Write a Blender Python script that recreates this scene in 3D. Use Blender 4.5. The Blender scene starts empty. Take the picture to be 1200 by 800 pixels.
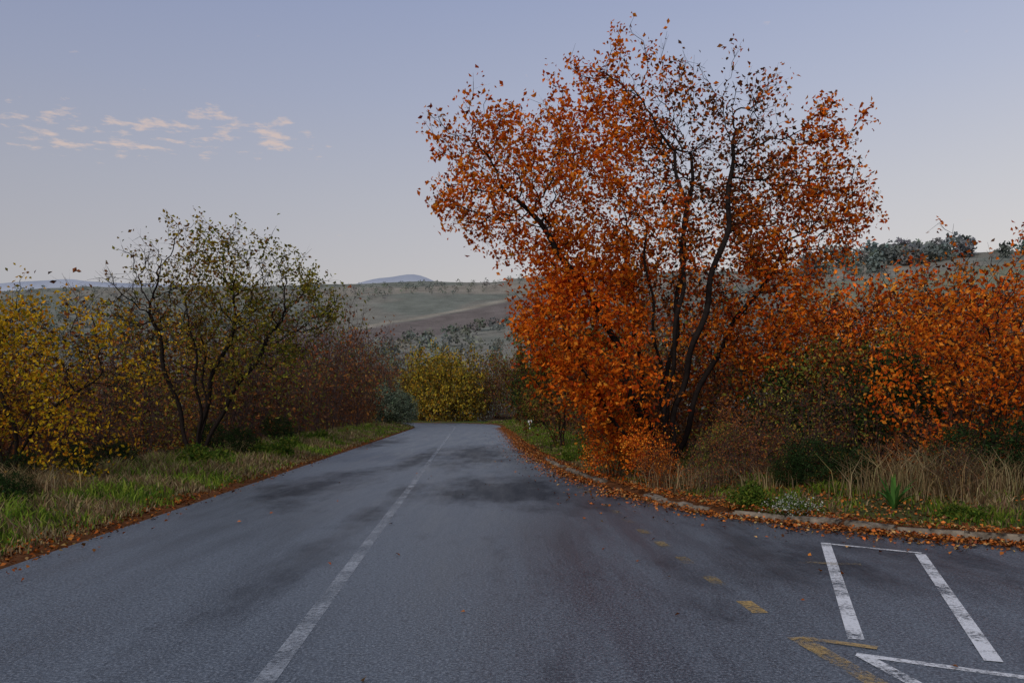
import bpy, math, random
import numpy as np
import bmesh
from mathutils import Vector, Matrix

S = bpy.context.scene
rng = np.random.default_rng(7)
random.seed(7)

# ------------------------------------------------------------------ helpers
def vnoise(x, y, seed=0):
    x = np.asarray(x, float); y = np.asarray(y, float)
    xi = np.floor(x); yi = np.floor(y); fx = x-xi; fy = y-yi
    fx = fx*fx*(3-2*fx); fy = fy*fy*(3-2*fy)
    def h(i, j):
        v = np.sin(i*127.1+j*311.7+seed*74.7)*43758.5453
        return v-np.floor(v)
    return (h(xi, yi)*(1-fx)+h(xi+1, yi)*fx)*(1-fy)+(h(xi, yi+1)*(1-fx)+h(xi+1, yi+1)*fx)*fy

def fbm(x, y, seed=0, o=3):
    t = 0; a = .5; s = 0
    for k in range(o):
        t = t+a*vnoise(x*2**k, y*2**k, seed+k*13); s += a; a *= .5
    return t/s

def sstep(a, b, x):
    t = np.clip((x-a)/(b-a), 0, 1)
    return t*t*(3-2*t)

def make_mesh(name, V, F, col=None, midx=None, mats=(), smooth=None):
    V = np.asarray(V, np.float32); F = np.asarray(F, np.int32)
    me = bpy.data.meshes.new(name)
    me.vertices.add(len(V)); me.vertices.foreach_set("co", V.ravel())
    me.loops.add(F.size); me.loops.foreach_set("vertex_index", F.ravel())
    me.polygons.add(len(F))
    me.polygons.foreach_set("loop_start", np.arange(len(F), dtype=np.int32)*4)
    if midx is not None:
        me.polygons.foreach_set("material_index", np.asarray(midx, np.int32))
    me.update(calc_edges=True)
    if smooth is not None:
        me.polygons.foreach_set("use_smooth", np.asarray(smooth, bool))
    if col is not None:
        a = me.color_attributes.new("Col", 'FLOAT_COLOR', 'POINT')
        c = np.ones((len(V), 4), np.float32); c[:, :3] = col
        a.data.foreach_set("color", c.ravel())
    for m in mats: me.materials.append(m)
    return me

def add_obj(name, me, parent=None, loc=(0, 0, 0), rz=0, sc=1):
    o = bpy.data.objects.new(name, me)
    S.collection.objects.link(o)
    o.location = loc; o.rotation_euler = (0, 0, rz)
    o.scale = (sc, sc, sc) if np.isscalar(sc) else sc
    if parent: o.parent = parent
    return o

def empty(name):
    e = bpy.data.objects.new(name, None); S.collection.objects.link(e)
    e.empty_display_size = .3
    return e

# ------------------------------------------------------------------ materials
def newmat(name):
    m = bpy.data.materials.new(name); m.use_nodes = True
    nt = m.node_tree; nt.nodes.clear()
    return m, nt, nt.nodes, nt.links

def N(nodes, t, **kw):
    n = nodes.new(t)
    for k, v in kw.items(): setattr(n, k, v)
    return n

def mixcol(nodes, links, fac, a, b, mode='MIX'):
    n = nodes.new('ShaderNodeMix'); n.data_type = 'RGBA'; n.blend_type = mode
    for sock, v in ((0, fac), (6, a), (7, b)):
        if isinstance(v, bpy.types.NodeSocket): links.new(v, n.inputs[sock])
        else: n.inputs[sock].default_value = v if sock == 0 else (*v, 1)
    return n.outputs[2]

def ramp(nodes, links, src, stops):
    r = nodes.new('ShaderNodeValToRGB')
    e = r.color_ramp.elements
    while len(e) < len(stops): e.new(.5)
    for i, (p, c) in enumerate(stops):
        e[i].position = p; e[i].color = (c, c, c, 1) if np.isscalar(c) else (*c, 1)
    links.new(src, r.inputs[0])
    return r.outputs[0]

def noise(nodes, links, vec, scale, detail=4, rough=.55):
    n = nodes.new('ShaderNodeTexNoise'); n.inputs['Scale'].default_value = scale
    n.inputs['Detail'].default_value = detail; n.inputs['Roughness'].default_value = rough
    links.new(vec, n.inputs['Vector'])
    return n.outputs[0]

def leaf_mat(name, trans=.35):
    m, nt, n, l = newmat(name)
    at = N(n, 'ShaderNodeAttribute', attribute_name='Col')
    p = N(n, 'ShaderNodeBsdfDiffuse')
    o = N(n, 'ShaderNodeOutputMaterial')
    l.new(at.outputs[0], p.inputs['Color'])
    if trans > 0:
        t = N(n, 'ShaderNodeBsdfTranslucent')
        mx = N(n, 'ShaderNodeMixShader'); mx.inputs[0].default_value = trans
        l.new(at.outputs[0], t.inputs[0])
        l.new(p.outputs[0], mx.inputs[1]); l.new(t.outputs[0], mx.inputs[2]); l.new(mx.outputs[0], o.inputs[0])
    else: l.new(p.outputs[0], o.inputs[0])
    return m

def bark_mat(name, c1, c2):
    m, nt, n, l = newmat(name)
    g = N(n, 'ShaderNodeTexCoord')
    nz = noise(n, l, g.outputs['Object'], 12, 2)
    c = mixcol(n, l, nz, c1, c2)
    p = N(n, 'ShaderNodeBsdfDiffuse')
    l.new(c, p.inputs['Color'])
    o = N(n, 'ShaderNodeOutputMaterial'); l.new(p.outputs[0], o.inputs[0])
    return m

def twig_mat(name, c1):
    m, nt, n, l = newmat(name)
    p = N(n, 'ShaderNodeBsdfDiffuse'); p.inputs[0].default_value = (*c1, 1)
    o = N(n, 'ShaderNodeOutputMaterial'); l.new(p.outputs[0], o.inputs[0])
    return m

M_leaf = leaf_mat("autumn_leaves", .38)
M_sleaf = leaf_mat("shrub_leaves", 0)
M_grass = leaf_mat("grass_blades", .3)
M_far = leaf_mat("far_foliage", 0)
M_litter = leaf_mat("fallen_leaves", 0)
M_bark = bark_mat("dark_bark", (.010, .008, .008), (.034, .026, .023))
M_twig = twig_mat("reddish_twigs", (.072, .046, .042))
M_dtwig = twig_mat("dark_twigs", (.024, .018, .016))

M_ground, nt, n, l = newmat("ground_soil_and_fields")
g = N(n, 'ShaderNodeNewGeometry')
at = N(n, 'ShaderNodeAttribute', attribute_name='Col')
n1 = noise(n, l, g.outputs['Position'], 5, 4, .65)
n2 = noise(n, l, g.outputs['Position'], .08, 5, .6)
v1 = ramp(n, l, n1, [(.3, .45), (.7, 1.5)])
v2 = ramp(n, l, n2, [(.3, .78), (.7, 1.22)])
c = mixcol(n, l, 1.0, at.outputs[0], v1, 'MULTIPLY')
c = mixcol(n, l, 1.0, c, v2, 'MULTIPLY')
p = N(n, 'ShaderNodeBsdfDiffuse')
l.new(c, p.inputs['Color'])
o = N(n, 'ShaderNodeOutputMaterial'); l.new(p.outputs[0], o.inputs[0])

# asphalt
M_road, nt, n, l = newmat("damp_asphalt")
g = N(n, 'ShaderNodeNewGeometry'); P = g.outputs['Position']
fine = noise(n, l, P, 42, 2, .9)
grit = noise(n, l, P, 13, 4, .85)
mp = N(n, 'ShaderNodeMapping'); l.new(P, mp.inputs[0]); mp.inputs['Scale'].default_value = (1.0, .10, 1); mp.inputs['Rotation'].default_value = (0, 0, -.05)
streak = noise(n, l, mp.outputs[0], 1.7, 5, .68)
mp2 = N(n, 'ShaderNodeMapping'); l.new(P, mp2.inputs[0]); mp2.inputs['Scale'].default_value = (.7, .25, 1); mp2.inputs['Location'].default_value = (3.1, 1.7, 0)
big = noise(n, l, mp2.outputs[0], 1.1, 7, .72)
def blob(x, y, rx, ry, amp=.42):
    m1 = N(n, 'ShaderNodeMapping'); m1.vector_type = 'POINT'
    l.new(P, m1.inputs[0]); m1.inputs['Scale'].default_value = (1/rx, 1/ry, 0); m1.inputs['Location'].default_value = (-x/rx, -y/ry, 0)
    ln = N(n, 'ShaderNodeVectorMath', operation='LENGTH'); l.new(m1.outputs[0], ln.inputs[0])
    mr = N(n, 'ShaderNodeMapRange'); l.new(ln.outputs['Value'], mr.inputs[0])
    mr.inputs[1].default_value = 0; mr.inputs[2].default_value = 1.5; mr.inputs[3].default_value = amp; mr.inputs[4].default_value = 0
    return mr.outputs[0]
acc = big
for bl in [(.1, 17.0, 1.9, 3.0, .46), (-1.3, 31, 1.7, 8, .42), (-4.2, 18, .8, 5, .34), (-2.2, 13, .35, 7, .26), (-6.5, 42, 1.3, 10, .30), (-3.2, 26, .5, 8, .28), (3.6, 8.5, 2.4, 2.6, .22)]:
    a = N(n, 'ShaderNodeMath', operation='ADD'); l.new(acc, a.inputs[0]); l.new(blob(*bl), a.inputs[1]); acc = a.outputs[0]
wet = ramp(n, l, acc, [(.58, 0), (.82, 1)])  # mask of darker asphalt patches with lower specular
base = mixcol(n, l, ramp(n, l, streak, [(.38, 0), (.62, 1)]), (.040, .053, .070), (.084, .102, .124))
base = mixcol(n, l, ramp(n, l, grit, [(.36, .75), (.52, 0)]), base, (.018, .024, .032))
base = mixcol(n, l, ramp(n, l, fine, [(.50, 0), (.70, .9)]), base, (.24, .265, .30))
base = mixcol(n, l, ramp(n, l, fine, [(.32, .85), (.45, 0)]), base, (.010, .013, .018))
patched_base = mixcol(n, l, wet, base, (.014, .017, .023))
p = N(n, 'ShaderNodeBsdfPrincipled'); l.new(patched_base, p.inputs['Base Color'])
l.new(ramp(n, l, streak, [(.35, .33), (.65, .52)]), p.inputs['Roughness'])
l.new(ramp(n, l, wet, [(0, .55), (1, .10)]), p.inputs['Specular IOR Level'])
b = N(n, 'ShaderNodeBump'); b.inputs['Distance'].default_value = .010; b.inputs['Strength'].default_value = .5
l.new(fine, b.inputs['Height']); l.new(b.outputs[0], p.inputs['Normal'])
o = N(n, 'ShaderNodeOutputMaterial'); l.new(p.outputs[0], o.inputs[0])

def paint_mat(name, col, lo, hi):
    m, nt, n, l = newmat(name)
    g = N(n, 'ShaderNodeNewGeometry'); P = g.outputs['Position']
    a = noise(n, l, P, 26, 6, .8); a2 = noise(n, l, P, 2.2, 3, .5)
    s = N(n, 'ShaderNodeMath', operation='MULTIPLY_ADD'); l.new(a2, s.inputs[0]); s.inputs[1].default_value = .6; l.new(a, s.inputs[2])
    f = ramp(n, l, s.outputs[0], [(lo, 0), (hi, 1)])
    p = N(n, 'ShaderNodeBsdfPrincipled'); p.inputs['Roughness'].default_value = .5
    c = mixcol(n, l, noise(n, l, P, 60, 3), tuple(v*.7 for v in col), col); l.new(c, p.inputs['Base Color'])
    t = N(n, 'ShaderNodeBsdfTransparent'); mx = N(n, 'ShaderNodeMixShader')
    l.new(f, mx.inputs[0]); l.new(t.outputs[0], mx.inputs[1]); l.new(p.outputs[0], mx.inputs[2])
    o = N(n, 'ShaderNodeOutputMaterial'); l.new(mx.outputs[0], o.inputs[0])
    return m
M_white = paint_mat("worn_white_paint", (.78, .79, .81), .64, .84)
M_line = paint_mat("worn_centre_line_paint", (.40, .43, .47), .68, 1.02)
M_yel = paint_mat("worn_yellow_paint", (.50, .33, .11), .68, .94)
M_yelf = paint_mat("faded_yellow_paint", (.38, .27, .10), .76, 1.04)

def plain(name, c1, c2, sc, rough=.8):
    m, nt, n, l = newmat(name)
    g = N(n, 'ShaderNodeNewGeometry')
    c = mixcol(n, l, ramp(n, l, noise(n, l, g.outputs['Position'], sc, 5, .7), [(.35, 0), (.65, 1)]), c1, c2)
    p = N(n, 'ShaderNodeBsdfPrincipled'); p.inputs['Roughness'].default_value = rough; l.new(c, p.inputs['Base Color'])
    p.inputs['Specular IOR Level'].default_value = .1
    o = N(n, 'ShaderNodeOutputMaterial'); l.new(p.outputs[0], o.inputs[0])
    return m
M_kerb = plain("kerb_concrete", (.07, .058, .045), (.34, .29, .23), 4)
M_mtn = plain("hazy_mountain", (.36, .39, .46), (.40, .43, .49), .002)  # distance haze is mixed into these base colours

# ------------------------------------------------------------------ road outline
def xl(y): return -4.7-.051*y
def catmull(P, k=8):
    out = []
    for i in range(len(P)-1):
        p0 = P[max(i-1, 0)]; p1 = P[i]; p2 = P[i+1]; p3 = P[min(i+2, len(P)-1)]
        for t in np.arange(k)/k:
            out.append(.5*((2*p1)+(-p0+p2)*t+(2*p0-5*p1+4*p2-p3)*t*t+(-p0+3*p1-3*p2+p3)*t**3))
    out.append(P[-1]); return out
Lp = [(xl(y), y) for y in list(np.linspace(-15, 70, 60))]+[(-8.8, 78), (-10.2, 86), (-13, 92), (-18, 96.5), (-26, 99), (-45, 101)]
kY = [8.0, 8.6, 9.2, 10.0, 10.5, 11.6, 12.7, 14.2, 16, 18.4, 22, 26.7, 30, 40, 55, 70]
kX = [20, 12, 8.5, 6.1, 5.3, 4.2, 3.2, 2.6, 2.2, 1.84, 1.35, 1.0, .8, .35, -.1, -.75]
Rk = catmull([np.array(q) for q in zip(kX, kY)])
Rp = [(60, -15), (60, 7.5)]+[tuple(q) for q in Rk]+[(-.95, 78), (-1.2, 86), (-2.2, 94), (-6.0, 102), (-14, 106), (-26, 108), (-45, 110)]
poly = np.array(Lp+Rp[::-1])
def road_sd(x, y):
    """signed distance to the paved outline, negative on the asphalt"""
    x = np.asarray(x, float); y = np.asarray(y, float)
    sh = x.shape; x = x.ravel(); y = y.ravel()
    d = np.full(x.shape, 1e9); ins = np.zeros(x.shape, bool)
    A = poly; B = np.roll(poly, -1, 0)
    for (ax, ay), (bx, by) in zip(A, B):
        ex, ey = bx-ax, by-ay; L = ex*ex+ey*ey
        if L < 1e-12: continue
        t = np.clip(((x-ax)*ex+(y-ay)*ey)/L, 0, 1)
        d = np.minimum(d, (x-ax-t*ex)**2+(y-ay-t*ey)**2)
        if ay != by:
            c = ((ay > y) != (by > y)) & (x < (bx-ax)*(y-ay)/(by-ay)+ax)
            ins ^= c
    d = np.sqrt(d); d[ins] *= -1
    return d.reshape(sh)

# ------------------------------------------------------------------ terrain
gD = [0, 118, 150, 180, 250, 330, 400, 500, 600, 720, 1000, 6000]
gG = [0, 0, .02, .10, .38, .54, .66, .85, 1.0, .93, .5, .06]
eA = [-.9, -.6, -.5, -.25, -.1, 0, .2, .4, .6, .9]
eE = [.140, .142, .146, .149, .153, .157, .163, .172, .192, .20]
def height(x, y, sd=None):
    x = np.asarray(x, float); y = np.asarray(y, float)
    if sd is None:
        sd = np.full(x.shape, 60.0)
        near = (np.abs(x) < 80) & (y < 130) & (y > -40)
        if near.any(): sd[near] = road_sd(x[near], y[near])
    yy = np.maximum(y, 1)
    a = np.clip(x/np.maximum(yy, 60), -.9, .9)
    gg = np.interp(y, gD, gG)
    hill = gg*yy*np.interp(a, eA, eE)*(1+.05*(fbm(x/90, y/90, 5)-.5)*sstep(200, 400, y))
    hill = hill+(fbm(x/60, y/60, 9)-.5)*5*sstep(160, 300, y)
    left = x < -3
    near = np.where(sd < 0, -.10*sstep(0, .35, -sd),
                    np.where(left, .03*sstep(0, .4, sd)+.12*sstep(.3, 1.5, sd)-1.1*sstep(3.0, 8.0, sd),
                             .10*sstep(0.0, .12, sd)+.26*sstep(.5, 4, sd)))
    bump = (fbm(x/1.3, y/1.3, 3)-.5)*.20*sstep(.15, 1.0, sd)
    return near+bump+hill

xs = np.concatenate([-np.geomspace(520, 7000, 18)[::-1], np.arange(-500, -60, 6), np.arange(-60, -16, 1), np.arange(-16, 16, .22), np.arange(16, 60, 1), np.arange(60, 500, 6), np.geomspace(520, 7000, 18)])
ys = np.concatenate([-np.geomspace(40, 4000, 12)[::-1], np.arange(-30, 0, 1.5), np.arange(0, 7, .5), np.arange(7, 20, .13), np.arange(20, 60, .4), np.arange(60, 130, 1.0), np.arange(130, 720, 5), np.geomspace(725, 7000, 25)])
GX, GY = np.meshgrid(xs, ys)
SD = np.full(GX.shape, 60.0)
nm = (np.abs(GX) < 80) & (GY < 130) & (GY > -40)
SD[nm] = road_sd(GX[nm], GY[nm])
GZ = height(GX, GY, SD)
C = np.zeros(GX.shape+(3,))
def lay(mask, col):
    global C
    m = mask[..., None]; C = C*(1-m)+np.array(col)*m
lay(np.ones(GX.shape), (.034, .024, .016))
gn = fbm(GX/1.5, GY/1.5, 21)
verge = sstep(.25, .7, SD)*(1-sstep(3.4, 5.0, SD))
lay(verge*(GX < -3), (.060, .085, .022))
lay(verge*(GX < -3)*sstep(.5, .6, gn), (.09, .075, .035))
lay(verge*(GX >= -3)*.8, (.070, .072, .028))
lay(verge*(GX >= -3)*sstep(.45, .6, gn), (.11, .065, .035))
lay((1-sstep(.3, .8, np.abs(SD)))*.9, (.12, .05, .022))
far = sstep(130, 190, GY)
lay(far, (.165, .175, .150))  # hill and field colours from here on are greyed to paint in aerial haze
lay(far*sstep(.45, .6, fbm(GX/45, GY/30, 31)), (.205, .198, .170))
T = GY-1.4*GX
A_ = GX/np.maximum(GY, 1)
brown = sstep(-4, 4, GY-(425+1.8*GX))*(1-sstep(-4, 4, GY-(500+1.4*GX)))*(GX < 60)*(GX > -110)
lay(sstep(0, 6, T-500)*(1-sstep(12, 18, T-500))*(GX < 90)*(GX > -150), (.275, .25, .205))
lay(brown, (.160, .138, .128))
lay(sstep(530, 545, GY)*(1-sstep(575, 585, GY))*sstep(.5, .6, fbm(GX/60, GY/40, 17)), (.245, .222, .185))
rf = (A_ > .33)*sstep(430, 440, GY)*(1-sstep(520, 530, GY))
lay(rf, (.180, .188, .135))
lay(sstep(650, 900, GY), (.24, .265, .29))  # blue-grey haze painted over the farthest ground
nx, ny = len(xs), len(ys)
idx = np.arange(nx*ny).reshape(ny, nx)
F = np.stack([idx[:-1, :-1], idx[:-1, 1:], idx[1:, 1:], idx[1:, :-1]], -1).reshape(-1, 4)
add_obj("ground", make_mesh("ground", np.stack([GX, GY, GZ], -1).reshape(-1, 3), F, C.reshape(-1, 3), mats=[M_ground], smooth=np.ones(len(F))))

# ------------------------------------------------------------------ road sheet
def resample(P, n):
    P = np.array(P); d = np.r_[0, np.cumsum(np.hypot(*np.diff(P, axis=0).T))]
    t = np.linspace(0, d[-1], n)
    return np.stack([np.interp(t, d, P[:, 0]), np.interp(t, d, P[:, 1])], -1)
rme = bpy.data.meshes.new("road")
rme.from_pydata([(q[0], q[1], 0.0) for q in poly], [], [list(range(len(poly)))])
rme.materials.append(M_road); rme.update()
bm = bmesh.new(); bm.from_mesh(rme)
bmesh.ops.triangulate(bm, faces=bm.faces[:])
for f in bm.faces:
    f.normal_update()
    if f.normal.z < 0: f.normal_flip()
bm.to_mesh(rme); bm.free()
add_obj("road", rme)

def strip(P, w, z=.004):
    P = np.array(P, float); V = []; F = []
    for i, q in enumerate(P):
        t = P[min(i+1, len(P)-1)]-P[max(i-1, 0)]; t /= np.linalg.norm(t)
        nrm = np.array([-t[1], t[0]])*w/2
        V += [(*(q+nrm), z), (*(q-nrm), z)]
    for i in range(len(P)-1): F.append((2*i, 2*i+1, 2*i+3, 2*i+2))
    return V, F
def marking(name, strips, mat):
    V = []; F = []
    for k, (P, w) in enumerate(strips):
        v, f = strip(P, w, z=.004+.002*(k % 3)); o = len(V); V += v; F += [tuple(i+o for i in q) for q in f]
    add_obj(name, make_mesh(name, V, F, mats=[mat]))
cl = [(-1.2-.051*y, y) for y in np.arange(-14, 74, 2.)]+[(-5.3, 80), (-6.1, 87), (-8.2, 93.5), (-12, 98.5), (-20, 102.5), (-44, 105)]
marking("centre_line_marking", [(cl, .13)], M_line)
marking("white_bay_marking", [([(3.77, 10.26), (2.40, 5.95)], .11), ([(4.52, 9.45), (3.06, 5.42)], .11), ([(3.72, 10.2), (4.56, 9.5)], .08),
        ([(2.25, 5.58), (3.4, 4.9)], .08), ([(2.28, 5.56), (2.42, 4.4)], .10)], M_white)
dash = [([(2.3-.051*6.72, 6.72), (2.28-.051*6.72, 7.14)], .13)]
dash += [([(2.0, 6.0), (2.18, 4.6)], .14), ([(2.03, 5.98), (2.45, 5.72)], .08)]
marking("yellow_dash_marking", dash, M_yel)
dash = [([(2.3-.051*y, y), (2.28-.051*y, y+.42)], .13) for y in np.arange(7.79, 19, 1.07)]+[([(3.0, 8.95), (3.6, 8.8)], .12)]
marking("faded_yellow_dash_marking", dash, M_yelf)

# ------------------------------------------------------------------ kerb
def build_kerb():
    bm = bmesh.new()
    P = resample([q for q in Rk if q[1] < 27.5], 400)
    d = np.r_[0, np.cumsum(np.hypot(*np.diff(P, axis=0).T))]
    s = 0.2; r = random.Random(3)
    while s < d[-1]-1.2:
        L = r.uniform(.6, 1.05)
        x0, y0 = np.interp(s, d, P[:, 0]), np.interp(s, d, P[:, 1])
        x1, y1 = np.interp(s+L, d, P[:, 0]), np.interp(s+L, d, P[:, 1])
        s += L
        sunk = r.random() < .22
        ang = math.atan2(y1-y0, x1-x0)
        nx_, ny_ = -math.sin(ang), math.cos(ang)
        mx_, my_ = (x0+x1)/2, (y0+y1)/2
        if road_sd(np.array([mx_+nx_*.3]), np.array([my_+ny_*.3]))[0] < 0: nx_, ny_ = -nx_, -ny_
        vs = bmesh.ops.create_cube(bm, size=1)['verts']
        h = .22; w = .18
        M = Matrix.Translation((mx_+nx_*(w/2+r.uniform(-.03, .03)), my_+ny_*(w/2), .135-h/2+r.uniform(-.06, .01)-(.09 if sunk else 0))) @ Matrix.Rotation(ang+r.uniform(-.05, .05), 4, 'Z') @ Matrix.Rotation(r.uniform(-.12, .12), 4, 'X') @ Matrix.Diagonal((math.hypot(x1-x0, y1-y0)-.02, w, h, 1))
        bmesh.ops.transform(bm, matrix=M, verts=vs)
    bmesh.ops.bevel(bm, geom=bm.edges[:], offset=.025, segments=2, affect='EDGES')
    for v in bm.verts:
        v.co.z += .014*math.sin(v.co.x*23+v.co.y*31); v.co.x += .01*math.sin(v.co.y*47); v.co.y += .01*math.sin(v.co.x*37)
    me = bpy.data.meshes.new("kerb"); bm.to_mesh(me); bm.free(); me.materials.append(M_kerb)
    add_obj("kerb", me)
build_kerb()

# ------------------------------------------------------------------ leaf batches
def unit(v): return v/np.maximum(np.linalg.norm(v, axis=-1, keepdims=True), 1e-9)
def leaf_quads(P, size, r, flat=0.0, aspect=.62):
    n_ = len(P)
    nrm = unit(r.normal(size=(n_, 3))*np.array([1, 1, 1-flat*.85])+np.array([0, 0, flat*3]))
    t = unit(np.cross(nrm, r.normal(size=(n_, 3))))
    b_ = np.cross(nrm, t)
    s = size[:, None]
    fold = nrm*s*.18
    V = np.stack([P-t*s*.5, P+b_*s*aspect*.5+fold, P+t*s*.5, P-b_*s*aspect*.5+fold], 1)
    return V.reshape(-1, 3), np.arange(4*n_).reshape(-1, 4)
def pick(pal, n_, r, w=None, jit=.18):
    pal = np.array(pal); i = r.choice(len(pal), n_, p=w)
    return pal[i]*(1+r.normal(size=(n_, 1))*jit).clip(.4, 1.7)*(1+r.normal(size=(n_, 3))*.06)

ORANGE = [(.66, .145, .012), (.76, .205, .018), (.50, .08, .010), (.82, .31, .04), (.32, .045, .012)]
GOLD = [(.58, .34, .018), (.68, .44, .03), (.42, .24, .015), (.26, .22, .02), (.45, .18, .015)]
RUSSET = [(.19, .062, .024), (.13, .045, .02), (.25, .10, .03), (.10, .05, .03)]
OLIVE = [(.13, .14, .025), (.18, .165, .03), (.08, .09, .02), (.24, .19, .035)]
GREEN = [(.07, .13, .02), (.12, .18, .028), (.05, .09, .016), (.18, .20, .03)]
DKGREEN = [(.022, .045, .014), (.034, .062, .02), (.016, .034, .012)]
GREYGREEN = [(.12, .15, .10), (.08, .11, .07), (.16, .19, .13)]

# ------------------------------------------------------------------ trees
def ellipsoid_pts(r, c, rad, n_):
    v = unit(r.normal(size=(n_, 3))); u = r.random((n_, 1))**(1/3.)
    return np.array(c)+v*u*np.array(rad)
def spikes(r, c, rad, n_, length, pts):
    """thin leafy shoots that break the crown outline"""
    out = []
    for _ in range(n_):
        v = unit(r.normal(size=3)); v[2] = abs(v[2])*.9+.15; v = unit(v)
        s = np.array(c)+v*np.array(rad)*.9; L = length*r.uniform(.5, 1.2)
        d = unit(v+np.array([0, 0, .5]))
        t = r.random((pts, 1)); out.append(s+d*t*L+r.normal(size=(pts, 3))*.12)
    return np.vstack(out)

def grow(seed, stems, att, step=.16, infl=1.2, kill=.3, iters=170, jit=.22, up=.08):
    r = np.random.default_rng(seed)
    nodes = []; par = []
    for st in stems:
        st = [np.array(q, float) for q in st]; prev = -1
        C_ = catmull(st, 4) if len(st) > 2 else st
        pp = [C_[0]]
        for q in C_[1:]:
            k = max(1, int(np.linalg.norm(q-pp[-1])/step))
            a0 = pp[-1]
            for j in range(1, k+1): pp.append(a0+(q-a0)*j/k)
        for i, q in enumerate(pp):
            w = np.array([math.sin(i*.7+seed+len(nodes)*.01), math.cos(i*.53+seed*2), 0])*.055*min(1, i/3)
            nodes.append(q+w); par.append(prev); prev = len(nodes)-1
    nodes = np.array(nodes); par = list(par)
    kids = np.zeros(len(nodes)+60000, int)
    D = np.full(len(att), 1e9); NI = np.zeros(len(att), int)
    def upd(new, off):
        d = ((att[:, None, :]-new[None])**2).sum(-1)
        j = d.argmin(1); dm = d[np.arange(len(att)), j]
        m = dm < D; D[m] = dm[m]; NI[m] = j[m]+off
    upd(nodes, 0)
    for it in range(iters):
        keep = D > kill*kill
        att = att[keep]; D = D[keep]; NI = NI[keep]
        if len(att) < 5: break
        act = D < infl*infl
        if not act.any(): break
        dirs = unit(att[act]-nodes[NI[act]])
        ids, inv = np.unique(NI[act], return_inverse=True)
        acc = np.zeros((len(ids), 3)); np.add.at(acc, inv.ravel(), dirs)
        ok = kids[ids] < 3
        ids = ids[ok]; acc = acc[ok]
        if len(ids) == 0: break
        dv = unit(unit(acc)+r.normal(size=acc.shape)*jit+np.array([0, 0, up]))
        new = nodes[ids]+dv*step
        kids[ids] += 1
        off = len(nodes)
        nodes = np.vstack([nodes, new]); par += list(ids)
        upd(new, off)
        if len(nodes) > 24000: break
    return nodes, np.array(par)

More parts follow.
